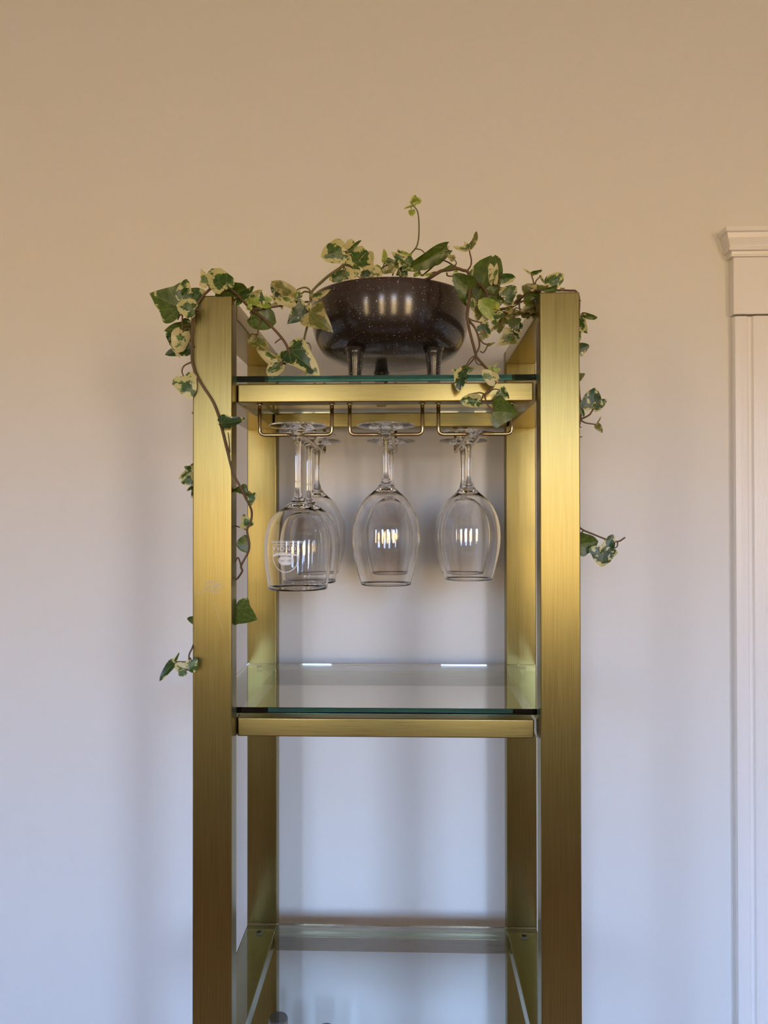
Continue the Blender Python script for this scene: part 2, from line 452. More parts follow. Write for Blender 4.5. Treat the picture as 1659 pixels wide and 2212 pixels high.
# ------------------------------------------------------------------ wine glasses
def glass_profile(kind):
    foot = [(0, .1285), (.022, .1283), (.036, .1278), (.0388, .1268), (.0392, .1258), (.0382, .1250), (.030, .1236), (.020, .1218), (.0125, .1192), (.0082, .1160), (.0058, .1110), (.0046, .104)]
    if kind == 'plain':
        stem = [(.0039, .094), (.0036, .080), (.0036, .067), (.0040, .060), (.0056, .0535)]
        bowl = [(.0092, .0460), (.0175, .0372), (.0300, .0262), (.0398, .0094), (.0447, -.0075), (.0460, -.0243), (.0450, -.0412), (.0418, -.058), (.0376, -.075), (.0338, -.0876)]
    else:
        stem = [(.0040, .094), (.0037, .075), (.0037, .050), (.0041, .039), (.0058, .0310)]
        bowl = [(.0100, .0240), (.0200, .0155), (.0320, .0060), (.0398, -.0070), (.0438, -.0230), (.0452, -.0390), (.0446, -.0560), (.0425, -.0740), (.0395, -.0935)]
    th = .0010
    inner = [(bowl[-1][0] - th, bowl[-1][1])] + [(r - th * 1.15, z - (.0006 if r > .02 else .0016)) for r, z in bowl[-2:0:-1]] + [(.0055, bowl[0][1] - .0055), (0, bowl[0][1] - .0062)]
    outer = smooth_profile(foot + stem + bowl, 4)
    return outer, smooth_profile(inner, 4)
def bowl_radius(kind, z):
    o = [p for p in glass_profile(kind)[0] if p[1] < .03]
    for (r0, z0), (r1, z1) in zip(o, o[1:]):
        if z1 <= z <= z0: return r0 + (r1 - r0) * (z0 - z) / max(z0 - z1, 1e-9)
    return o[-1][0]
gmesh = {}
for k in ('plain', 'etched'):
    outer, inner = glass_profile(k)
    bm = bmesh.new(); lathe(bm, outer + inner, 72)
    bmesh.ops.remove_doubles(bm, verts=bm.verts, dist=1e-6); bmesh.ops.recalc_face_normals(bm, faces=bm.faces)
    for f in bm.faces: f.smooth = True
    gmesh[k] = bpy.data.meshes.new('wine_glass'); bm.to_mesh(gmesh[k]); bm.free(); gmesh[k].materials.append(CRYSTAL)
GL = [('etched', 0, .052, 0.0015, 'etched wine glass hanging foremost on the left wire hanger'),
      ('etched', 0, .158, 0.0030, 'middle one of three wine glasses hanging on the left wire hanger'),
      ('plain', 0, .262, 0.0030, 'rearmost wine glass on the left wire hanger, beside the wall'),
      ('plain', 1, .052, -0.0005, 'clear wine glass hanging at the front of the middle wire hanger'),
      ('plain', 1, .262, 0.0020, 'clear wine glass hanging at the back of the middle wire hanger'),
      ('plain', 2, .140, -0.0010, 'clear wine glass hanging foremost on the right wire hanger'),
      ('plain', 2, .262, 0.0, 'clear wine glass hanging at the back of the right wire hanger')]
glasses = []
for k, h, y, dx, lb in GL:
    o = bpy.data.objects.new('wine_glass', gmesh[k]); COL.objects.link(o)
    o.location = (HX[h] + dx, y, ZC + .0008 - .0015)
    tag(o, lb, 'wine glass', 'wine glasses hanging upside down from the wire hangers')
    glasses.append(o)

# etched emblem, upside down because the glass hangs: bars, SONORA, hills, an agave and a half-round border
def on_bowl(kind, u, v, lift=.00025):
    """u along the bowl, v up, metres, about the emblem's centre -> point on the outside of the bowl"""
    z0 = -.048; z = z0 + v; r = bowl_radius(kind, z) + lift
    a = -pi / 2 - .24 + u / .0450
    return Vector((r * math.cos(a), r * math.sin(a), z))
def emblem(parent, kind):
    bm = bmesh.new()
    def strip(pts, wdt):
        for (u0, v0), (u1, v1) in zip(pts, pts[1:]):
            n = max(1, int(math.hypot(u1 - u0, v1 - v0) / .0025))
            d = Vector((u1 - u0, v1 - v0)).normalized(); q = Vector((-d.y, d.x)) * wdt / 2
            for i in range(n):
                a = (u0 + (u1 - u0) * i / n, v0 + (v1 - v0) * i / n); b_ = (u0 + (u1 - u0) * (i + 1) / n, v0 + (v1 - v0) * (i + 1) / n)
                bm.faces.new([bm.verts.new(on_bowl(kind, *p)) for p in ((a[0] - q.x, a[1] - q.y), (b_[0] - q.x, b_[1] - q.y), (b_[0] + q.x, b_[1] + q.y), (a[0] + q.x, a[1] + q.y))])
    def poly(pts):
        bm.faces.new([bm.verts.new(on_bowl(kind, *p)) for p in pts])
    s = .001
    for yy in (19.5, 17.8): strip([(-23 * s, yy * s), (26 * s, yy * s)], .0007)
    strip([(-18.5 * s, 0), (-18.5 * s, 15 * s), (18.5 * s, 15 * s), (18.5 * s, 0)], .0008)
    strip([(18.5 * s * math.cos(t * pi / 24 + pi), 0 + 20.5 * s * math.sin(t * pi / 24 + pi)) for t in range(25)], .0010)
    strip([(-18 * s, 5.4 * s), (18 * s, 5.4 * s)], .0005)
    hills = [(-18, 2.6), (-12, 4.6), (-7, 4.2), (-1, 4.8), (5, 4.0), (10, 4.4), (18, 2.0), (18, .4), (9, 1.2), (2, 1.0), (-5, 1.6), (-11, 1.2), (-18, -1.2)]
    for i in range(6):
        a, b_, c, d = hills[i], hills[i + 1], hills[12 - i - 1], hills[12 - i]
        poly([(p[0] * s, p[1] * s) for p in (a, b_, c, d)])
    cu, cv = 1.0, -5.5                              # the agave: a spiky disc
    for k in range(40):
        a = 2 * pi * k / 40; a2 = 2 * pi * (k + 1) / 40; am = (a + a2) / 2
        R1, R2 = (9.6, 4.9), (12.6, 6.8)
        poly([(cu * s, cv * s), ((cu + R1[0] * math.cos(a)) * s, (cv + R1[1] * math.sin(a)) * s), ((cu + R2[0] * math.cos(am)) * s, (cv + R2[1] * math.sin(am)) * s), ((cu + R1[0] * math.cos(a2)) * s, (cv + R1[1] * math.sin(a2)) * s)])
    cv_ = bpy.data.curves.new('emblem_text', 'FONT'); cv_.body = 'SONORA'; cv_.size = .0086; cv_.align_x = 'CENTER'; cv_.space_character = 1.12
    to = bpy.data.objects.new('emblem_text', cv_); COL.objects.link(to)
    me = bpy.data.meshes.new_from_object(to.evaluated_get(bpy.context.evaluated_depsgraph_get()))
    bpy.data.objects.remove(to)
    vs_ = [bm.verts.new(on_bowl(kind, -v.co.x, -(v.co.y - .0031) + .0102)) for v in me.vertices]
    for p in me.polygons:
        try: bm.faces.new([vs_[i] for i in p.vertices])
        except ValueError: pass
    m2 = bpy.data.meshes.new('etched_emblem'); bm.to_mesh(m2); bm.free()
    o = link('etched_emblem', m2, ETCH, parent)
    o['label'] = 'frosted SONORA emblem etched upside down on the bowl'
emblem(glasses[0], 'etched')

# ------------------------------------------------------------------ bottles on the shelf below
def bottle(px, py, Y, label, hgt, dark):
    p = at(px, py, Y); zb = ZC + SHELVES[3][0]
    h = p.z - zb
    o = thing('bottle', label, 'bottle', (p.x, Y, zb))
    prof = smooth_profile([(0, .001), (.034, 0), (.0365, .004), (.037, .05), (.037, h * .52), (.034, h * .60), (.020, h * .70), (.0145, h * .78), (.0140, h - .028)], 4) + [(.0115, h - .028), (.0115, h * .78)]
    bm = lathe(bmesh.new(), prof + [(.0165, h * .70), (.031, h * .6), (.0345, h * .5), (.0345, .006), (0, .005)], 40)
    from_bm('body', bm, dark, o, None, True)
    bm = lathe(bmesh.new(), [(0, h - .045), (.0105, h - .045), (.0110, h - .0278), (.0152, h - .0276), (.0156, h - .025), (.0156, h - .002), (.0145, h), (0, h)], 40)
    st = from_bm('stopper', bm, STOP, o)
    from_bm('stopper_band', lathe(bmesh.new(), [(.0155, h - .024), (.0160, h - .0235), (.0160, h - .0035), (.0155, h - .003)], 40), BAND, st, None, True)
    bm = lathe(bmesh.new(), [(.0373, .04), (.0375, .042), (.0375, h * .46), (.0373, h * .47)], 40)
    from_bm('paper_label', bm, PAPER, o, None, True)
    return o
STOP = noisy('stopper_top', (.045, .036, .036), (.075, .060, .058), 40, .5, .1)
BAND = noisy('stopper_wood', (.24, .18, .12), (.34, .26, .18), 40, .55, .1)
PAPER = plain('bottle_paper', (.62, .58, .48), .7)
GREEN_G = plain('bottle_glass_dark', (.05, .10, .05), .02, 0.0, Transmission_Weight=.6, IOR=1.5)
bottle(601, 2203, .288, 'stoppered bottle whose dark round top shows at the lower edge beside the left post', .3, GREEN_G)
bottle(704, 2228, .292, 'bottle right of the stoppered one, its top barely reaching the lower edge', .3, GREEN_G)

# ------------------------------------------------------------------ planter with ivy
PY = 0.182
pc = at(842.5, 700, PY); PX = pc.x
zg = ZC + SHELVES[0][0]
ivy = thing('potted_ivy', 'dark bronze footed bowl planter with trailing variegated ivy on the top glass shelf', 'potted plant', (PX, PY, zg))
def rel(p): return Vector(p) - Vector((PX, PY, zg))
def zr(v): return v - SHELVES[0][0]
prof_o = [(0, zr(.2325)), (.040, zr(.2330)), (.066, zr(.2350)), (.086, zr(.2410)), (.1015, zr(.2510)), (.1120, zr(.2680)), (.1175, zr(.2880)), (.1198, zr(.3060)), (.1203, zr(.3200)), (.1198, zr(.3290))]
prof_i = [(.1180, zr(.3306)), (.1155, zr(.3290)), (.1150, zr(.316)), (.114, zr(.300)), (.109, zr(.28)), (.098, zr(.262)), (.07, zr(.246)), (0, zr(.244))]
bm = lathe(bmesh.new(), smooth_profile(prof_o, 4) + smooth_profile(prof_i, 3), 96)
bowl = from_bm('planter_bowl', bm, POT, ivy, None, True)
for px, Y in ((767, .104), (937, .110), (824, .262)):
    q = rel(at(px, 800, Y)); hh = zr(.242)
    bm = lathe(bmesh.new(), [(0, 0), (.0078, 0), (.0083, .0015), (.0100, hh * .55), (.0118, hh * .85), (.0150, hh), (0, hh)], 24)
    o = from_bm('planter_foot', bm, POT, bowl, (q.x, q.y, 0), True)
bm = bmesh.new(); lathe(bm, [(0, zr(.316)), (.05, zr(.318)), (.09, zr(.315)), (.1143, zr(.311))], 48)
from_bm('potting_soil', bm, SOIL, ivy, None, True)

# pixel frames the leaf positions were read in: origin x, origin y, scale
FR = {'C1': (300, 560, 3.7705), 'C2': (660, 400, 4.1475), 'C4': (330, 860, 3.4552), 'K2': (320, 570, 7.375), 'K3': (470, 590, 6.636),
      'K4': (680, 420, 6.9125), 'K5': (880, 490, 6.9125), 'K6': (1000, 570, 6.9125), 'K7': (960, 720, 7.541), 'K8': (1230, 640, 6.914), 'C7': (1080, 840, 2.8653)}
def fp(fr, x, y, Y):
    ox, oy, s = FR[fr]; return at(ox + x / s, oy + y / s, Y)

HALF = [(0, 0), (-.055, .07), (-.095, .19), (-.06, .33), (.04, .45), (.17, .50), (.29, .43), (.40, .325), (.53, .26), (.68, .185), (.84, .09), (1, 0)]
def half_outline(lobe, point):
    out = []
    for u, v in HALF:
        rnd = .5 * math.sqrt(max(0, 1 - ((u - .42) / .58) ** 2)) if u > -.2 else v      # a rounder blade
        out.append((u, v * lobe + rnd * (1 - lobe)))
    out[0] = (0, 0); out[-1] = (1, 0)
    P = smooth_path([Vector((u, v, 0)) for u, v in out], 2)
    return [(p.x, p.y) for p in P]
def leaf_mesh(Lg, wr, cup, curl, lobe, rip, seed, skew):
    rr = random.Random(seed)
    h = half_outline(lobe, 0)
    o = [(u, v * wr * (1 + skew)) for u, v in h] + [(u, -v * wr * (1 - skew)) for u, v in h[-2:0:-1]]
    rings = [.28, .52, .74, .9, 1.0]
    c = (.34, 0.0); V = [(c[0], 0.0, 0.0)]; marg = [0.0]
    for f in rings:
        for u, v in o:
            V.append((c[0] + (u - c[0]) * f, v * f, f)); marg.append(f)
    ph = rr.uniform(0, 6.28); hw = .5 * wr
    tipx, tipn = (math.sin(curl) / curl, (1 - math.cos(curl)) / curl) if abs(curl) > 1e-3 else (1.0, 0.0)
    ch = math.hypot(tipx, tipn); fi = math.atan2(tipn, tipx)
    co = []
    for u, v, f in V:
        if abs(cup) > 1e-3:
            a = v / hw * cup; vv = hw * math.sin(a) / cup; nn = hw * (1 - math.cos(a)) / cup
        else: vv, nn = v, 0.0
        if abs(curl) > 1e-3:
            b_ = u * curl; uu = math.sin(b_) / curl; n2 = (1 - math.cos(b_)) / curl
            uu, n2 = uu - math.sin(b_) * nn, n2 + math.cos(b_) * nn
        else: uu, n2 = u, nn
        n2 += rip * f * f * math.sin(9 * u + 5 * v + ph) - .012 * math.exp(-abs(v) * 30)
        x = (uu * math.cos(-fi) - n2 * math.sin(-fi)) / ch; n_ = (uu * math.sin(-fi) + n2 * math.cos(-fi)) / ch
        co.append(Vector((x, vv / ch, n_)) * Lg)
    n = len(o); F = [(0, 1 + k, 1 + (k + 1) % n) for k in range(n)]
    for r in range(len(rings) - 1):
        a, b_ = 1 + r * n, 1 + (r + 1) * n
        F += [(a + k, b_ + k, b_ + (k + 1) % n, a + (k + 1) % n) for k in range(n)]
    me = bpy.data.meshes.new('leaf'); me.from_pydata(co, [], F)
    uvl = me.uv_layers.new(name='leaf')
    for lp in me.loops: uvl.data[lp.index].uv = (V[lp.vertex_index][0], V[lp.vertex_index][1])
    at_ = me.attributes.new('margin', 'FLOAT', 'POINT')
    at_.data.foreach_set('value', marg)
    for p in me.polygons: p.use_smooth = True
    return me

NL = [0]
def leaf(vine, fr, bx, by, tx, ty, wr, kind, Y, dY=0.0, roll=None, cup=None, curl=None, lobe=None, skew=0.0):
    NL[0] += 1; rr = random.Random(NL[0] * 13 + 5)
    B = fp(fr, bx, by, Y); Tp = fp(fr, tx, ty, Y + dY)
    U = Tp - B; Lg = U.length; U.normalize()
    cd = (CAM - B).normalized()
    Nn = (cd - U * cd.dot(U)).normalized(); Vv = Nn.cross(U)
    wr *= 1.2 if kind == 'o' else 1.0
    roll = rr.uniform(-22, 22) if roll is None else roll
    q = Matrix.Rotation(math.radians(roll), 3, U); Nn = q @ Nn; Vv = q @ Vv
    cup = rr.uniform(-.7, 1.15) if cup is None else cup
    curl = rr.uniform(-1.3, .5) if curl is None else curl
    lobe = rr.uniform(.55, 1.0) if lobe is None else lobe
    me = leaf_mesh(Lg * 1.06, wr * 1.14, cup, curl, lobe, rr.uniform(.01, .03), NL[0], skew)
    me.materials.append(LEAF[kind])
    o = bpy.data.objects.new('leaf', me); COL.objects.link(o)
    o.parent = vine['obj']
    o.matrix_basis = Matrix.Translation(rel(B)) @ Matrix((U, Vv, Nn)).transposed().to_4x4()
    vine['bases'].append((B, U))
    return o

def vine(name_mat, paths, r=.0016):
    o = link('vine', bpy.data.meshes.new('vine'), name_mat, ivy)
    v = {'obj': o, 'paths': [], 'bases': [], 'r': r}
    for P in paths:
        pts = []
        rad = r; Y = None; fr = None
        for it in P:
            if isinstance(it, float): rad = it; continue
            if isinstance(it, str): fr = it; continue
            if len(it) == 3: Y = it[2]
            pts.append(fp(fr, it[0], it[1], Y))
        v['paths'].append((smooth_path(pts, 6), rad))
    return v
def finish(v, max_len=.075):
    """join each leaf to its vine with an arched stalk and write the stems into one mesh"""
    bm = bmesh.new(); allp = [p for P, r in v['paths'] for p in P]
    for P, r in v['paths']: tube(bm, P, r, r * .7, 8)
    for B, U in v['bases']:
        Q = min(allp, key=lambda p: (p - B).length); d = (Q - B).length
        if d < .002: continue
        m = (B * .55 + Q * .45) - U * min(.35 * d, .012) + Vector((0, 0, .10 * d))
        tube(bm, smooth_path([Q, m, B, B + U * .002], 5), .00085, .0006, 6)
    for x in bm.verts: x.co = rel(x.co)
    bmesh.ops.recalc_face_normals(bm, faces=bm.faces)
    for f in bm.faces: f.smooth = True
    bm.to_mesh(v['obj'].data); bm.free()

# --- vine over the left post and down its front
VA = vine(TWIG, [
    [.0019, 'K3', (900, 1320, .055), (1000, 1270, .052), (1035, 1180, .05), (1010, 1080, .048), (920, 930, .045), (720, 710, .04), (600, 600, .034), (480, 520, .026), (300, 330, .012), (180, 240, .006),
     'C1', (600, 240, .003), (560, 262, .0), (500, 325, -.0035), (455, 400, -.006), (438, 470, -.006), (434, 600, -.006), (430, 780, -.0055), (445, 880, -.005), (500, 1000, -.004), (600, 1155, -.004), (650, 1280, -.004),
     'C4', (500, 170, -.004), (530, 290, -.004), (560, 410, -.004), (600, 560, -.004), (655, 665, -.003), (690, 740, 0.0), (735, 830, .005), (735, 910, .008), (705, 985, .01), (720, 1080, .012), (712, 1150, .014), (660, 1250, .016), (668, 1290, .018), (635, 1345, .022)],
    [.0011, 'C4', (660, 1250, .016), (635, 1190, .018), (605, 1250, .02)],
    [.0011, 'C4', (705, 985, .01), (670, 970, .012), (620, 955, .02)],
    [.0013, 'K2', (720, 810, -.006), (600, 800, -.004), (480, 810, -.002), (400, 760, 0)],
    [.0012, 'K2', (690, 1565, -.005), (580, 1620, -.004), (540, 1700, -.004), (560, 1790, -.004)],
    [.0011, 'K2', (500, 820, 0), (470, 890, .004)], [.0011, 'K2', (545, 820, 0), (545, 950, .002), (550, 1070, .002)],
    [.0010, 'C4', (565, 410, -.004), (572, 350, -.006), (562, 255, -.008)],
    [.0011, 'K3', (920, 930, .045), (860, 970, .044), (820, 1005, .045)],
    [.0011, 'K3', (620, 620, .036), (600, 740, .038), (570, 880, .04)],
    [.0014, 'K3', (1300, 410, .085), (1100, 430, .07), (850, 480, .05), (690, 500, .035), (530, 520, .027)],
])
A = VA
leaf(A, 'K2', 500, 700, 45, 480, 1.22, 'g', -.004, .0, 10, .35, -.3, 1.0, -.1)
leaf(A, 'K2', 470, 790, 108, 600, .55, 'c', .000, .01, 40, .5, .4)
leaf(A, 'K2', 560, 570, 605, 255, .72, 'v', -.012, .0, -12, .3, -.4, .5)
leaf(A, 'K2', 600, 600, 895, 430, .95, 'v', -.008, .01, 10, .4, -.4, .7)
leaf(A, 'K2', 742, 735, 465, 660, .95, 'v', -.022, .0, 5, .35, -.5, .5)
leaf(A, 'K2', 950, 335, 845, 85, .75, 'c', .004, .0, -20, .5, -.3, 1.0)
leaf(A, 'C1', 700, 250, 595, 82, .80, 'v', -.004, .01, 15, .5, -.4, .45)
leaf(A, 'C1', 625, 275, 872, 245, .62, 'g', .004, .02, 20, .3, -.7, .3)
leaf(A, 'C1', 785, 330, 938, 228, .45, 'v', .012, .02, 45, .5, -.2, .6)
leaf(A, 'K2', 700, 1010, 275, 1060, .48, 'g', .012, .0, 35, .4, -.4, .5)
leaf(A, 'K2', 630, 1010, 580, 868, 1.0, 'g', .014, .0, 10, .3, -.3, .3)
leaf(A, 'K2', 560, 1070, 480, 1400, .82, 'c', -.010, .0, -18, -.5, .7, .35)
leaf(A, 'K2', 450, 1300, 300, 1105, .65, 'd', .002, .0, 20, .4, -.3, .5)
leaf(A, 'K2', 700, 1340, 288, 1440, .48, 'd', .006, .0, 20, .3, -.3, .6)
leaf(A, 'K2', 382, 1268, 508, 1498, .33, 'c', -.006, .0, 40, .4, -.2, .6)
leaf(A, 'K2', 695, 1290, 640, 985, .75, 'g', .010, .0, 25, .2, -.2, .5)
leaf(A, 'K2', 560, 1790, 690, 2122, .98, 'v', -.004, .0, 8, .2, -.3, .55)
leaf(A, 'C4', 508, 190, 690, 150, .62, 'd', -.010, .012, -30, .9, .5, .9)
leaf(A, 'C4', 655, 665, 715, 728, .9, 'g', .004, .0)
leaf(A, 'C4', 735, 712, 738, 797, .85, 'v', .006, .0)
leaf(A, 'C4', 700, 962, 676, 868, .92, 'v', .010, .0)
leaf(A, 'C4', 716, 1085, 628, 1098, 1.35, 'g', .016, .0, 0, .2, -.2, .5)
leaf(A, 'C4', 622, 1570, 772, 1650, 1.35, 'g', .030, .0, -24, .25, .3, .95, -.15)
leaf(A, 'C4', 655, 680, 612, 690, .7, 'g', .012, .006)
leaf(A, 'K3', 480, 590, 822, 700, .98, 'g', .036, .01, -15, .25, -.3, .25)
leaf(A, 'K3', 740, 430, 390, 400, .50, 'y', .026, .0, 25, .4, -.3, .8)
leaf(A, 'K3', 430, 370, 636, 248, .50, 'c', .030, .0, 30, .4, .3, .6)
leaf(A, 'K3', 640, 430, 622, 250, .42, 'v', .024, .0, 10, .4, -.2, .9)
leaf(A, 'K3', 560, 470, 735, 420, .6, 'v', .030, .0)
leaf(A, 'K3', 460, 520, 430, 400, .6, 'y', .022, .0)
leaf(A, 'K3', 480, 930, 725, 1075, .55, 'o', .044, .0, -25, .6, .7, .4)
leaf(A, 'K3', 570, 885, 462, 1000, .55, 'o', .042, .0, 20, .5, .5, .4)
leaf(A, 'K3', 880, 1300, 565, 1045, .42, 'c', .048, .0, -20, .9, -.3, .35)
leaf(A, 'K3', 890, 1290, 735, 1485, .85, 'c', .044, .0, 10, .6, -.5, .35)
leaf(A, 'K3', 880, 1320, 715, 1400, .55, 'v', .040, .0, 10, .4, -.5, .5)
leaf(A, 'K3', 960, 1195, 848, 1190, .85, 'y', .050, .0)
leaf(A, 'K3', 1010, 1090, 1065, 1290, .55, 'c', .052, .0, 30)
leaf(A, 'K3', 1015, 1095, 1440, 1455, .66, 'd', .050, .0, -12, .45, -.6, .75, .12)
leaf(A, 'K3', 1265, 1290, 1262, 1470, .40, 'c', .056, .0)
finish(A)

# --- vine hidden behind the left post with leaves peeping out of its outer edge
VB = vine(TWIG, [
    [.0014, 'K2', (660, 900, .046), 'C4', (330, 100, .048), (325, 500, .048), (320, 900, .048), (315, 1500, .046), (312, 1780, .03), (298, 1855, -.002), (272, 1915, -.006), (275, 1965, -.007), (292, 1990, -.008)],
    [.0010, 'C4', (275, 1970, -.007), (215, 1968, -.006), (165, 1965, -.005)],
    [.0010, 'C4', (292, 2000, -.008), (268, 2020, -.008), (240, 2032, -.008)],
])
B_ = VB
leaf(B_, 'C4', 318, 545, 196, 600, .72, 'v', .036, .0)
leaf(B_, 'C4', 315, 600, 215, 628, .85, 'v', .030, .0, 10)
leaf(B_, 'C4', 312, 548, 238, 512, .6, 'g', .040, .0)
leaf(B_, 'C4', 320, 505, 283, 500, 1.2, 'g', .042, .0)
leaf(B_, 'C4', 312, 640, 292, 745, .35, 'd', .036, .0)
leaf(B_, 'C4', 318, 650, 255, 690, .5, 'v', .038, .0)
leaf(B_, 'C4', 325, 120, 292, 105, 1.0, 'd', .036, .0)
leaf(B_, 'C4', 335, 1665, 258, 1645, .85, 'g', .036, .0)
leaf(B_, 'C4', 165, 1965, 55, 2105, .42, 'd', -.005, -.01, 25, .5, -.4, .6)
leaf(B_, 'C4', 165, 1962, 195, 1900, .30, 'g', -.005, .0, 40, .3, -.2, .3)
leaf(B_, 'C4', 288, 1955, 302, 2048, .92, 'v', -.012, .0, 5, .3, -.3, .4)
leaf(B_, 'C4', 240, 2030, 170, 1985, .9, 'c', -.010, .0, 5, .3, -.3, .4)
leaf(B_, 'C4', 248, 2038, 192, 2062, .85, 'v', -.014, .0, 5, .3, -.3, .2)
finish(B_)

# --- vine leaving the pot to the left
VC = vine(STEM, [
    [.0021, 'K4', (640, 1180, .150), (560, 1085, .12), (440, 1050, .085), (380, 1095, .07), (200, 1220, .062), (60, 1345, .060), 'K3', (1540, 80, .060), (1420, 190, .060), (1340, 290, .060), (1330, 400, .060), (1322, 560, .060), (1300, 700, .060), (1250, 900, .058), (1225, 1045, .056)],
    [.0014, 'K3', (1340, 290, .06), (1290, 268, .062), (1225, 275, .064), (1150, 380, .066), (1130, 420, .066)],
    [.0013, 'K3', (1340, 290, .06), (1310, 230, .062), (1250, 205, .064), (1170, 225, .066), (1085, 275, .066)],
    [.0012, 'K3', (1350, 385, .06), (1450, 370, .054), (1510, 430, .05), (1535, 590, .048)],
    [.0009, 'K3', (1240, 1040, .056), (1270, 1000, .056), (1320, 1020, .056), (1340, 1100, .056)],
    [.0014, 'K4', (560, 1085, .12), (480, 980, .115), (430, 910, .11)],
    [.0013, 'K4', (540, 1060, .13), (500, 930, .125), (455, 850, .12)],
])
C_ = VC
leaf(C_, 'K3', 1090, 355, 785, 130, .50, 'o', .064, -.01, 30, .5, -.6, .4)
leaf(C_, 'K3', 920, 345, 772, 160, .72, 'd', .072, .0, -20, .4, -.3, .6)
leaf(C_, 'K3', 1105, 400, 825, 400, .62, 'c', .056, -.01, 25, -.9, -.4, .5)
leaf(C_, 'K3', 1265, 480, 1012, 718, .85, 'd', .070, .0, 5, .3, -.3, .9)
leaf(C_, 'K3', 850, 400, 752, 325, .55, 'c', .068, .0, 30)
leaf(C_, 'K3', 900, 420, 930, 520, .5, 'c', .060, .0)
leaf(C_, 'K3', 855, 425, 700, 505, .40, 'c', .062, .0, 35)
leaf(C_, 'K3', 1110, 330, 1185, 250, .6, 'y', .062, .0)
leaf(C_, 'K3', 1190, 300, 1110, 410, .5, 'v', .060, .0)
leaf(C_, 'K3', 1310, 440, 1285, 660, .35, 'c', .058, .0, 30)
leaf(C_, 'K3', 1340, 600, 1390, 690, .35, 'c', .056, .0, 30)
leaf(C_, 'K3', 1365, 345, 1612, 240, .45, 'c', .052, -.008, 35, .5, -.3, .8)
leaf(C_, 'C1', 1395, 435, 1570, 585, .72, 'o', .044, -.006, -8, .4, -.6, .95)
leaf(C_, 'K4', 445, 850, 108, 925, .92, 'v', .100, .0, 5, .3, -.3, .45, -.1)
leaf(C_, 'K4', 525, 842, 540, 668, .85, 'c', .112, .0, 0, .4, -.3, .4)
leaf(C_, 'K4', 520, 845, 688, 690, .28, 'g', .104, .0, 30, .6, .6, .4)
leaf(C_, 'K4', 620, 1065, 705, 785, 1.25, 'v', .108, .01, -5, .4, -.3, .7)
leaf(C_, 'K4', 700, 1080, 862, 870, .65, 'v', .114, .01, 20, .5, -.3, .4)
leaf(C_, 'K4', 430, 1190, 225, 1275, .75, 'v', .080, .0, 0, .3, -.3, .4)
leaf(C_, 'K4', 500, 1265, 490, 1088, 1.0, 'c', .085, .0, 0, .3, -.3, .3)
leaf(C_, 'K4', 565, 1180, 702, 1140, .85, 'c', .088, .0)
leaf(C_, 'K4', 620, 1135, 595, 1035, 1.3, 'g', .100, .0)
leaf(C_, 'K4', 850, 1235, 880, 1062, 1.5, 'c', .100, .0, 0, .4, -.3, .3)
leaf(C_, 'K4', 760, 1230, 740, 1120, 1.3, 'd', .095, .0, 0, .4, -.3, .3)
leaf(C_, 'K4', 410, 930, 300, 1000, .35, 'd', .106, .0)
finish(C_)

# --- upright shoots in the middle of the pot
VD = vine(STEM, [
    [.0013, 'K4', (1250, 1210, .15), (1370, 970, .14), (1450, 870, .138), (1520, 780, .136), (1550, 650, .135), (1556, 450, .134), (1540, 280, .132), (1505, 205, .131), (1460, 165, .13)],
    [.0009, 'K4', (1500, 810, .136), (1590, 830, .135), (1640, 890, .134), (1590, 950, .134), (1480, 990, .138)],
    [.0014, 'K4', (980, 1200, .14), (1000, 1110, .135), (1080, 1050, .13), (1165, 1000, .125)],
    [.0010, 'K4', (1010, 1100, .135), (1050, 1010, .132)],
    [.0020, 'K4', (1230, 1210, .14), (1270, 1110, .135), (1340, 1080, .13)],
    [.0007, 'K4', (1460, 165, .13), (1440, 200, .13), (1440, 240, .13)],
    [.0010, 'K4', (1160, 1210, .14), (1190, 1130, .135)], [.0010, 'K4', (1600, 1215, .13), (1530, 1170, .13), (1515, 1130, .128)],
])
D_ = VD
leaf(D_, 'K4', 1462, 162, 1500, 15, .62, 'y', .129, .0, 0, .3, -.3, .3)
leaf(D_, 'K4', 1470, 100, 1592, 95, .75, 'y', .127, .0, 0, .3, -.3, .2)
leaf(D_, 'K4', 1462, 170, 1332, 218, .24, 'y', .130, .0, 30, .5, -.3, .3)
leaf(D_, 'K4', 1440, 232, 1458, 320, 1.0, 'y', .129, .0, 0, .5, -.4, .1)
leaf(D_, 'K4', 990, 1150, 915, 1052, .75, 'y', .120, .0)
leaf(D_, 'K4', 1050, 1015, 1035, 822, .48, 'y', .124, .0, 10, .4, -.2, .6)
leaf(D_, 'K4', 1075, 990, 1245, 1035, .55, 'v', .118, .0)
leaf(D_, 'K4', 1185, 1080, 1010, 1172, .55, 'o', .116, .0, 10)
leaf(D_, 'K4', 1165, 1015, 1262, 1110, .9, 'y', .122, .0)
leaf(D_, 'K4', 1425, 1060, 1155, 868, .55, 'v', .112, .0, 10, .4, -.3, .8)
leaf(D_, 'K4', 1270, 1010, 1245, 815, .5, 'd', .118, .0, 15)
leaf(D_, 'K4', 1385, 980, 1290, 845, 1.0, 'y', .126, .0)
leaf(D_, 'K4', 1320, 1215, 1370, 1120, 1.1, 'd', .110, .0)
leaf(D_, 'K4', 1260, 1210, 1262, 1130, .8, 'v', .112, .0)
leaf(D_, 'K4', 1535, 1175, 1475, 1225, .8, 'y', .100, .0)
leaf(D_, 'K4', 1560, 1175, 1590, 1220, .7, 'y', .100, .0)
leaf(D_, 'K5', 590, 320, 20, 640, .36, 'g', .098, .0, -12, .6, -.25, .35)
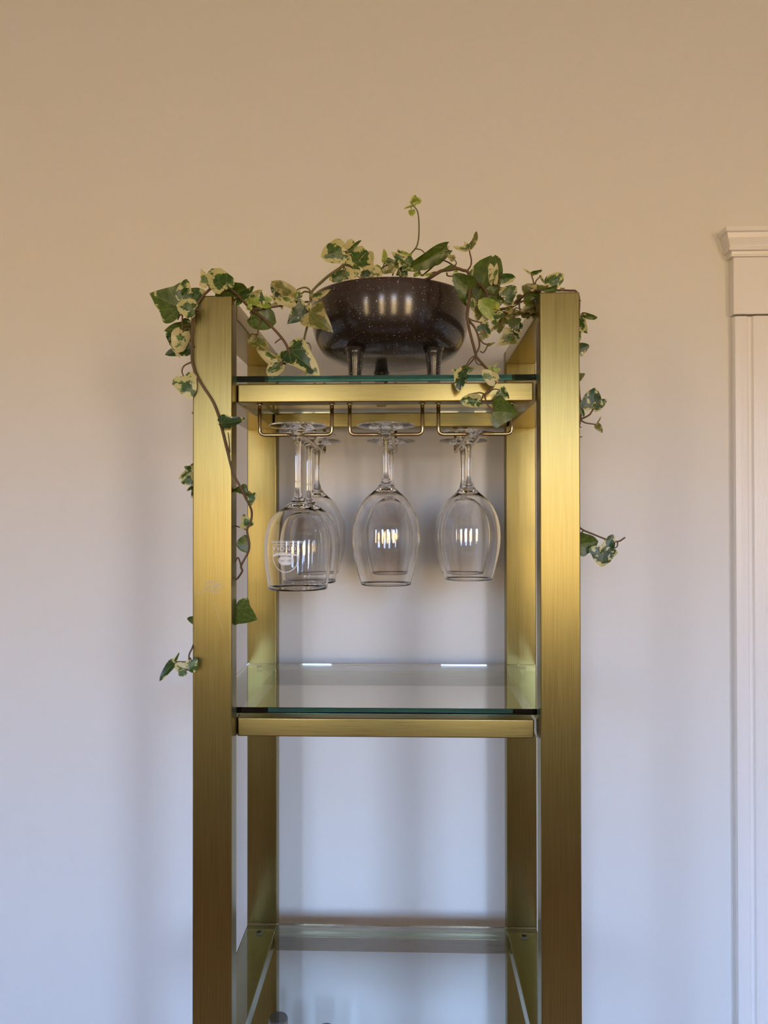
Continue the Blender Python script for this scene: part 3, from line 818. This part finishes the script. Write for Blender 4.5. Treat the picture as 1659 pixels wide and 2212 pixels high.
leaf(D_, 'K5', 520, 470, 622, 292, .32, 'c', .100, .0, 20, .5, .2, .4)
leaf(D_, 'K5', 500, 500, 250, 640, .30, 'o', .102, .0, 30)
leaf(D_, 'K5', 150, 690, 86, 722, .8, 'y', .096, .0)
leaf(D_, 'K5', 362, 712, 246, 722, .42, 'y', .096, .0)
finish(D_)

# --- woody runner to the right and the tangle beside the pot
VE = vine(TWIG, [
    [.0024, 'K5', (250, 800, .110), (330, 765, .075), (450, 690, .066), (520, 655, .064), (640, 640, .062), (740, 622, .060), (830, 650, .058), (890, 665, .056), (945, 745, .056), (1005, 805, .060), (1150, 930, .07), 'K6', (460, 660, .075), (600, 672, .07), (730, 640, .06), (800, 560, .05), (950, 450, .035), (1070, 400, .02), (1160, 392, .012)],
    [.0013, 'K5', (830, 645, .058), (720, 600, .07), (610, 530, .085), (510, 490, .096)],
    [.0012, 'K5', (905, 645, .056), (945, 580, .058), (955, 500, .06), (935, 400, .06), (920, 330, .06)],
    [.0012, 'K5', (590, 690, .064), (600, 730, .06), (700, 740, .05)],
    [.0013, 'K6', (735, 645, .06), (850, 580, .05), (950, 530, .04), (1090, 470, .022)],
    [.0011, 'K6', (1060, 400, .02), (1055, 280, .018), (1020, 150, .016)], [.0010, 'K6', (1070, 400, .02), (1085, 270, .018), (1155, 185, .016)],
    [.0010, 'K6', (545, 450, .068), (545, 280, .066), (560, 150, .066)], [.0011, 'K6', (380, 435, .07), (460, 455, .068), (545, 440, .068), (590, 380, .068)],
    [.0012, 'K6', (840, 560, .05), (850, 690, .048), (900, 740, .045), (980, 690, .04)],
    [.0010, 'K6', (760, 700, .06), (760, 870, .058), (750, 1050, .056)],
    [.0007, 'K6', (470, 720, .06), (560, 700, .058), (670, 735, .058)],
])
E_ = VE
leaf(E_, 'K5', 695, 482, 572, 418, .55, 'o', .066, .0, 20)
leaf(E_, 'K5', 920, 325, 690, 295, .42, 'c', .060, .0, 30, .6, 1.1, .7)
leaf(E_, 'K5', 930, 310, 1030, 78, .30, 'o', .060, .0, 30, .6, -1.0, .4)
leaf(E_, 'K5', 910, 320, 850, 220, .75, 'v', .058, .0, 0, .4, -.2, 1.0)
leaf(E_, 'K5', 695, 590, 515, 652, .32, 'g', .062, .0, 30)
leaf(E_, 'K5', 740, 650, 690, 690, .9, 'y', .060, .0)
leaf(E_, 'K5', 945, 930, 690, 715, 1.0, 'g', .044, .0, -10, .7, -.4, .75)
leaf(E_, 'K5', 880, 800, 665, 810, .6, 'v', .046, .0, 10, .4, -.3, .9)
leaf(E_, 'K5', 760, 860, 712, 935, .6, 'v', .046, .0)
leaf(E_, 'K5', 930, 745, 985, 600, .5, 'c', .058, .0)
leaf(E_, 'K5', 1045, 1150, 1240, 460, .72, 'g', .076, .0, -8, .3, -.25, .55, .1)
leaf(E_, 'K5', 1290, 840, 1240, 560, .45, 'c', .064, .0, 0, -.5, .3, .4)
leaf(E_, 'K5', 1280, 835, 1336, 555, .42, 'c', .062, .0, -15, .4, .3, .7)
leaf(E_, 'K5', 1335, 760, 1312, 435, .52, 'g', .072, .0, 0, .3, -.2, .15)
leaf(E_, 'K5', 1325, 790, 1602, 758, .50, 'v', .070, .0, 5, .3, -.4, .15)
leaf(E_, 'K5', 1385, 930, 1290, 1185, .9, 'g', .072, .0, 0, .3, -.3, .3)
leaf(E_, 'K5', 1390, 985, 1185, 930, .75, 'g', .070, .0, 10, .3, -.3, .3)
leaf(E_, 'K5', 1000, 1000, 940, 1090, 1.1, 'g', .078, .0, 0, .3, -.3, .4)
leaf(E_, 'K5', 1430, 1060, 1622, 900, .92, 'v', .062, .0, 0, .3, -.3, .5)
leaf(E_, 'K5', 1312, 1280, 1075, 1105, .85, 'y', .052, .0, 0, .3, -.3, .35)
leaf(E_, 'K5', 940, 1085, 1010, 1280, .62, 'c', .070, .0)
leaf(E_, 'K5', 1040, 1130, 1030, 1230, .5, 'y', .068, .0)
leaf(E_, 'K6', 265, 650, 205, 855, .65, 'o', .068, .0)
leaf(E_, 'K6', 412, 745, 238, 862, .52, 'c', .060, .0)
leaf(E_, 'K6', 505, 712, 440, 945, .85, 'v', .054, .0, 10, .4, -.3, 1.0)
leaf(E_, 'K6', 420, 720, 300, 880, .6, 'o', .062, .0)
leaf(E_, 'K6', 595, 770, 415, 1012, .52, 'o', .066, .0)
leaf(E_, 'K6', 640, 760, 480, 930, .6, 'o', .070, .0)
leaf(E_, 'K6', 560, 905, 545, 1035, 1.1, 'o', .064, .0)
leaf(E_, 'K6', 735, 605, 560, 555, .72, 'c', .070, .0)
leaf(E_, 'K6', 655, 745, 868, 740, .70, 'o', .064, .0)
leaf(E_, 'K6', 775, 795, 635, 885, .72, 'o', .066, .0)
leaf(E_, 'K6', 745, 1060, 520, 1215, .80, 'o', .054, .0, 10, .3, -.3, 1.0)
leaf(E_, 'K6', 745, 1070, 650, 1160, .8, 'g', .052, .0)
leaf(E_, 'K6', 755, 1050, 600, 1025, .62, 'g', .056, .0)
leaf(E_, 'K6', 765, 830, 800, 1005, .95, 'g', .058, .0)
leaf(E_, 'K6', 745, 850, 705, 990, .8, 'd', .060, .0)
leaf(E_, 'K6', 755, 1060, 855, 1105, .82, 'd', .060, .0)
leaf(E_, 'K6', 830, 890, 855, 1030, .75, 'd', .064, .0)
leaf(E_, 'K6', 1060, 430, 890, 335, .95, 'o', .036, .0)
leaf(E_, 'K6', 1070, 420, 960, 310, .75, 'g', .034, .0)
leaf(E_, 'K6', 920, 510, 1155, 430, .40, 'g', .028, .0)
leaf(E_, 'K6', 950, 520, 1090, 500, .45, 'd', .034, .0)
leaf(E_, 'K6', 1030, 365, 1275, 350, .42, 'c', .016, .0, 30)
leaf(E_, 'K6', 1155, 183, 1272, 338, .25, 'c', .014, .0, 35)
leaf(E_, 'K6', 1265, 330, 1492, 158, .78, 'v', .012, .0, 5, .3, -.3, .4)
leaf(E_, 'K6', 1395, 365, 1180, 400, .45, 'g', .008, .0)
leaf(E_, 'K6', 1455, 390, 1525, 360, .6, 'o', .012, .0)
leaf(E_, 'K6', 1025, 155, 900, 62, .24, 'c', .016, .0, 20, .4, .7, .4)
leaf(E_, 'K6', 1022, 150, 1186, 95, .42, 'v', .016, .0, 20, .6, -.4, .6)
leaf(E_, 'K6', 1085, 630, 868, 705, .72, 'o', .046, .0)
leaf(E_, 'K6', 915, 560, 1085, 530, .52, 'y', .040, .0)
leaf(E_, 'K6', 850, 540, 728, 625, .52, 'v', .052, .0)
leaf(E_, 'K6', 900, 690, 1060, 780, .75, 'o', .060, .0)
leaf(E_, 'K6', 850, 470, 820, 610, .55, 'g', .054, .0)
leaf(E_, 'K6', 1000, 790, 870, 800, .5, 'd', .064, .0)
leaf(E_, 'K6', 1110, 420, 1090, 600, .8, 'd', .030, .0)
leaf(E_, 'K6', 1100, 560, 1010, 740, .8, 'o', .050, .0)
finish(E_)

# --- runner hanging down in front of the shelf edge
VF = vine(TWIG, [
    [.0020, 'K5', (930, 940, .042), (915, 1150, .040), (890, 1330, .038), 'K6', (75, 850, .037), (100, 1000, .034), (190, 1345, .026), 'K7', (510, 370, .022), (620, 500, .016), (700, 590, .010), (770, 670, .006), (820, 740, .004), (825, 800, .002), (780, 880, .002), (700, 965, .002), (640, 1000, .002)],
    [.0016, 'K6', (95, 850, .04), (180, 960, .036), (230, 1090, .032), (245, 1230, .028), (190, 1355, .024)],
    [.0013, 'K7', (510, 370, .022), (450, 450, .018), (360, 545, .012), (300, 600, .006)],
    [.0009, 'K7', (500, 360, .022), (420, 420, .02), (330, 560, .014)],
    [.0009, 'K7', (500, 410, .022), (530, 490, .022), (625, 525, .022)],
    [.0011, 'K7', (640, 985, .002), (560, 968, .002), (380, 1000, .001)],
    [.0010, 'K7', (630, 1005, .002), (615, 1060, .0), (580, 1095, -.001)],
    [.0010, 'K7', (720, 970, .002), (780, 920, -.001), (840, 908, -.002), (895, 925, -.003)],
    [.0011, 'K7', (655, 1010, .002), (680, 1110, .001), (730, 1200, 0), (805, 1265, 0)],
    [.0011, 'K7', (570, 100, .03), (640, 165, .03), (700, 195, .03), (640, 310, .03), (575, 290, .03)],
    [.0011, 'K6', (60, 800, .038), (160, 850, .036), (300, 880, .034)],
])
F_ = VF
leaf(F_, 'K6', 275, 900, 412, 1065, .82, 'd', .034, .0, 5, .3, -.3, .9)
leaf(F_, 'K6', 335, 1035, 248, 1152, .72, 'o', .034, .0)
leaf(F_, 'K7', 285, 600, 228, 925, .62, 'd', .004, -.004, 5, .4, -.4, .5)
leaf(F_, 'K7', 275, 605, 112, 605, .55, 'c', .008, .0, 10, .3, -.4, .8)
leaf(F_, 'K7', 300, 610, 492, 580, .75, 'g', .010, .0, 0, .3, -.4, .9)
leaf(F_, 'K7', 835, 790, 622, 610, .72, 'c', -.002, .0, 5, .3, -.3, .45)
leaf(F_, 'K7', 840, 800, 868, 680, .55, 'c', .0, .0, 10)
leaf(F_, 'K7', 770, 650, 715, 515, .55, 'y', .010, .0)
leaf(F_, 'K7', 785, 635, 915, 580, .52, 'y', .010, .0)
leaf(F_, 'K7', 790, 560, 880, 475, .3, 'y', .012, .0)
leaf(F_, 'K7', 895, 930, 1048, 1055, .85, 'v', -.005, .0, 5, .4, -.3, .7)
leaf(F_, 'K7', 950, 960, 972, 852, .6, 'c', -.004, .0)
leaf(F_, 'K7', 582, 1098, 275, 1105, .64, 'v', -.004, -.004, 5, .5, -.4, .2)
leaf(F_, 'K7', 805, 1265, 1180, 1300, 1.22, 'g', -.002, .0, 5, .25, -.3, .8)
leaf(F_, 'K7', 700, 192, 828, 145, .30, 'o', .03, .0, 20)
finish(F_)

# --- vine behind the right post with leaves showing past its outer edge
VH = vine(TWIG, [
    [.0015, 'K6', (1160, 392, .012), (1400, 395, .014), (1600, 400, .02), 'K8', (100, -70, .035), (148, 60, .042), (130, 500, .044), (128, 1000, .042), (150, 1480, .040), (178, 1640, .038), (165, 1835, .038), (140, 2000, .040), (135, 2250, .042), 'C7', (485, 600, .042), (485, 800, .040), (495, 860, .036), (590, 905, .030), (670, 935, .028), (730, 945, .026), (775, 920, .026)],
    [.0013, 'K8', (165, 1835, .038), (230, 1810, .036), (300, 1770, .034), (335, 1720, .034), (355, 1685, .034)],
    [.0011, 'K8', (165, 1845, .038), (240, 1890, .036), (400, 1915, .034)],
    [.0010, 'C7', (728, 945, .026), (725, 975, .026), (700, 990, .027)],
    [.0008, 'K8', (140, 72, .043), (172, 62, .040)], [.0008, 'K8', (140, 1955, .04), (180, 1955, .037)], [.0008, 'K8', (140, 2105, .042), (188, 2098, .038)],
    [.0009, 'K8', (135, 270, .042), (200, 270, .038)],
])
H_ = VH
leaf(H_, 'K8', 195, 272, 405, 322, .36, 'g', .038, .0, 10, .5, -1.1, .2)
leaf(H_, 'K8', 190, 275, 210, 382, .85, 'd', .034, .0)
leaf(H_, 'K8', 130, 370, 262, 545, .85, 'v', .034, .0, 10, .3, -.2, .8)
leaf(H_, 'K8', 140, 520, 165, 660, .4, 'c', .042, .0)
leaf(H_, 'K8', 130, 800, 292, 735, 1.15, 'd', .034, .0, 5, .3, -.2, .8)
leaf(H_, 'K8', 120, 1210, 230, 1155, .75, 'o', .034, .0, 20)
leaf(H_, 'K8', 360, 1682, 372, 1382, 1.0, 'd', .032, .0, 0, .3, -.3, .6, .2)
leaf(H_, 'K8', 362, 1682, 552, 1545, .55, 'v', .030, .0, 0, .4, .4, .4)
leaf(H_, 'K8', 150, 1620, 215, 1795, .5, 'g', .036, .0)
leaf(H_, 'K8', 402, 1912, 490, 2035, .52, 'o', .034, .0, 10, .5, .6, .5)
leaf(H_, 'K8', 402, 1912, 472, 1803, .14, 'o', .034, .0, 20, .3, -.3, .2)
leaf(H_, 'C7', 480, 965, 602, 945, 1.1, 'g', .040, .0, 10, .3, -.2, .6)
leaf(H_, 'C7', 640, 985, 630, 1096, 1.35, 'd', .026, .0, 0, .3, -.2, .7)
leaf(H_, 'C7', 650, 1020, 700, 904, .62, 'd', .025, .0, 0, .4, -.2, .5)
finish(H_)
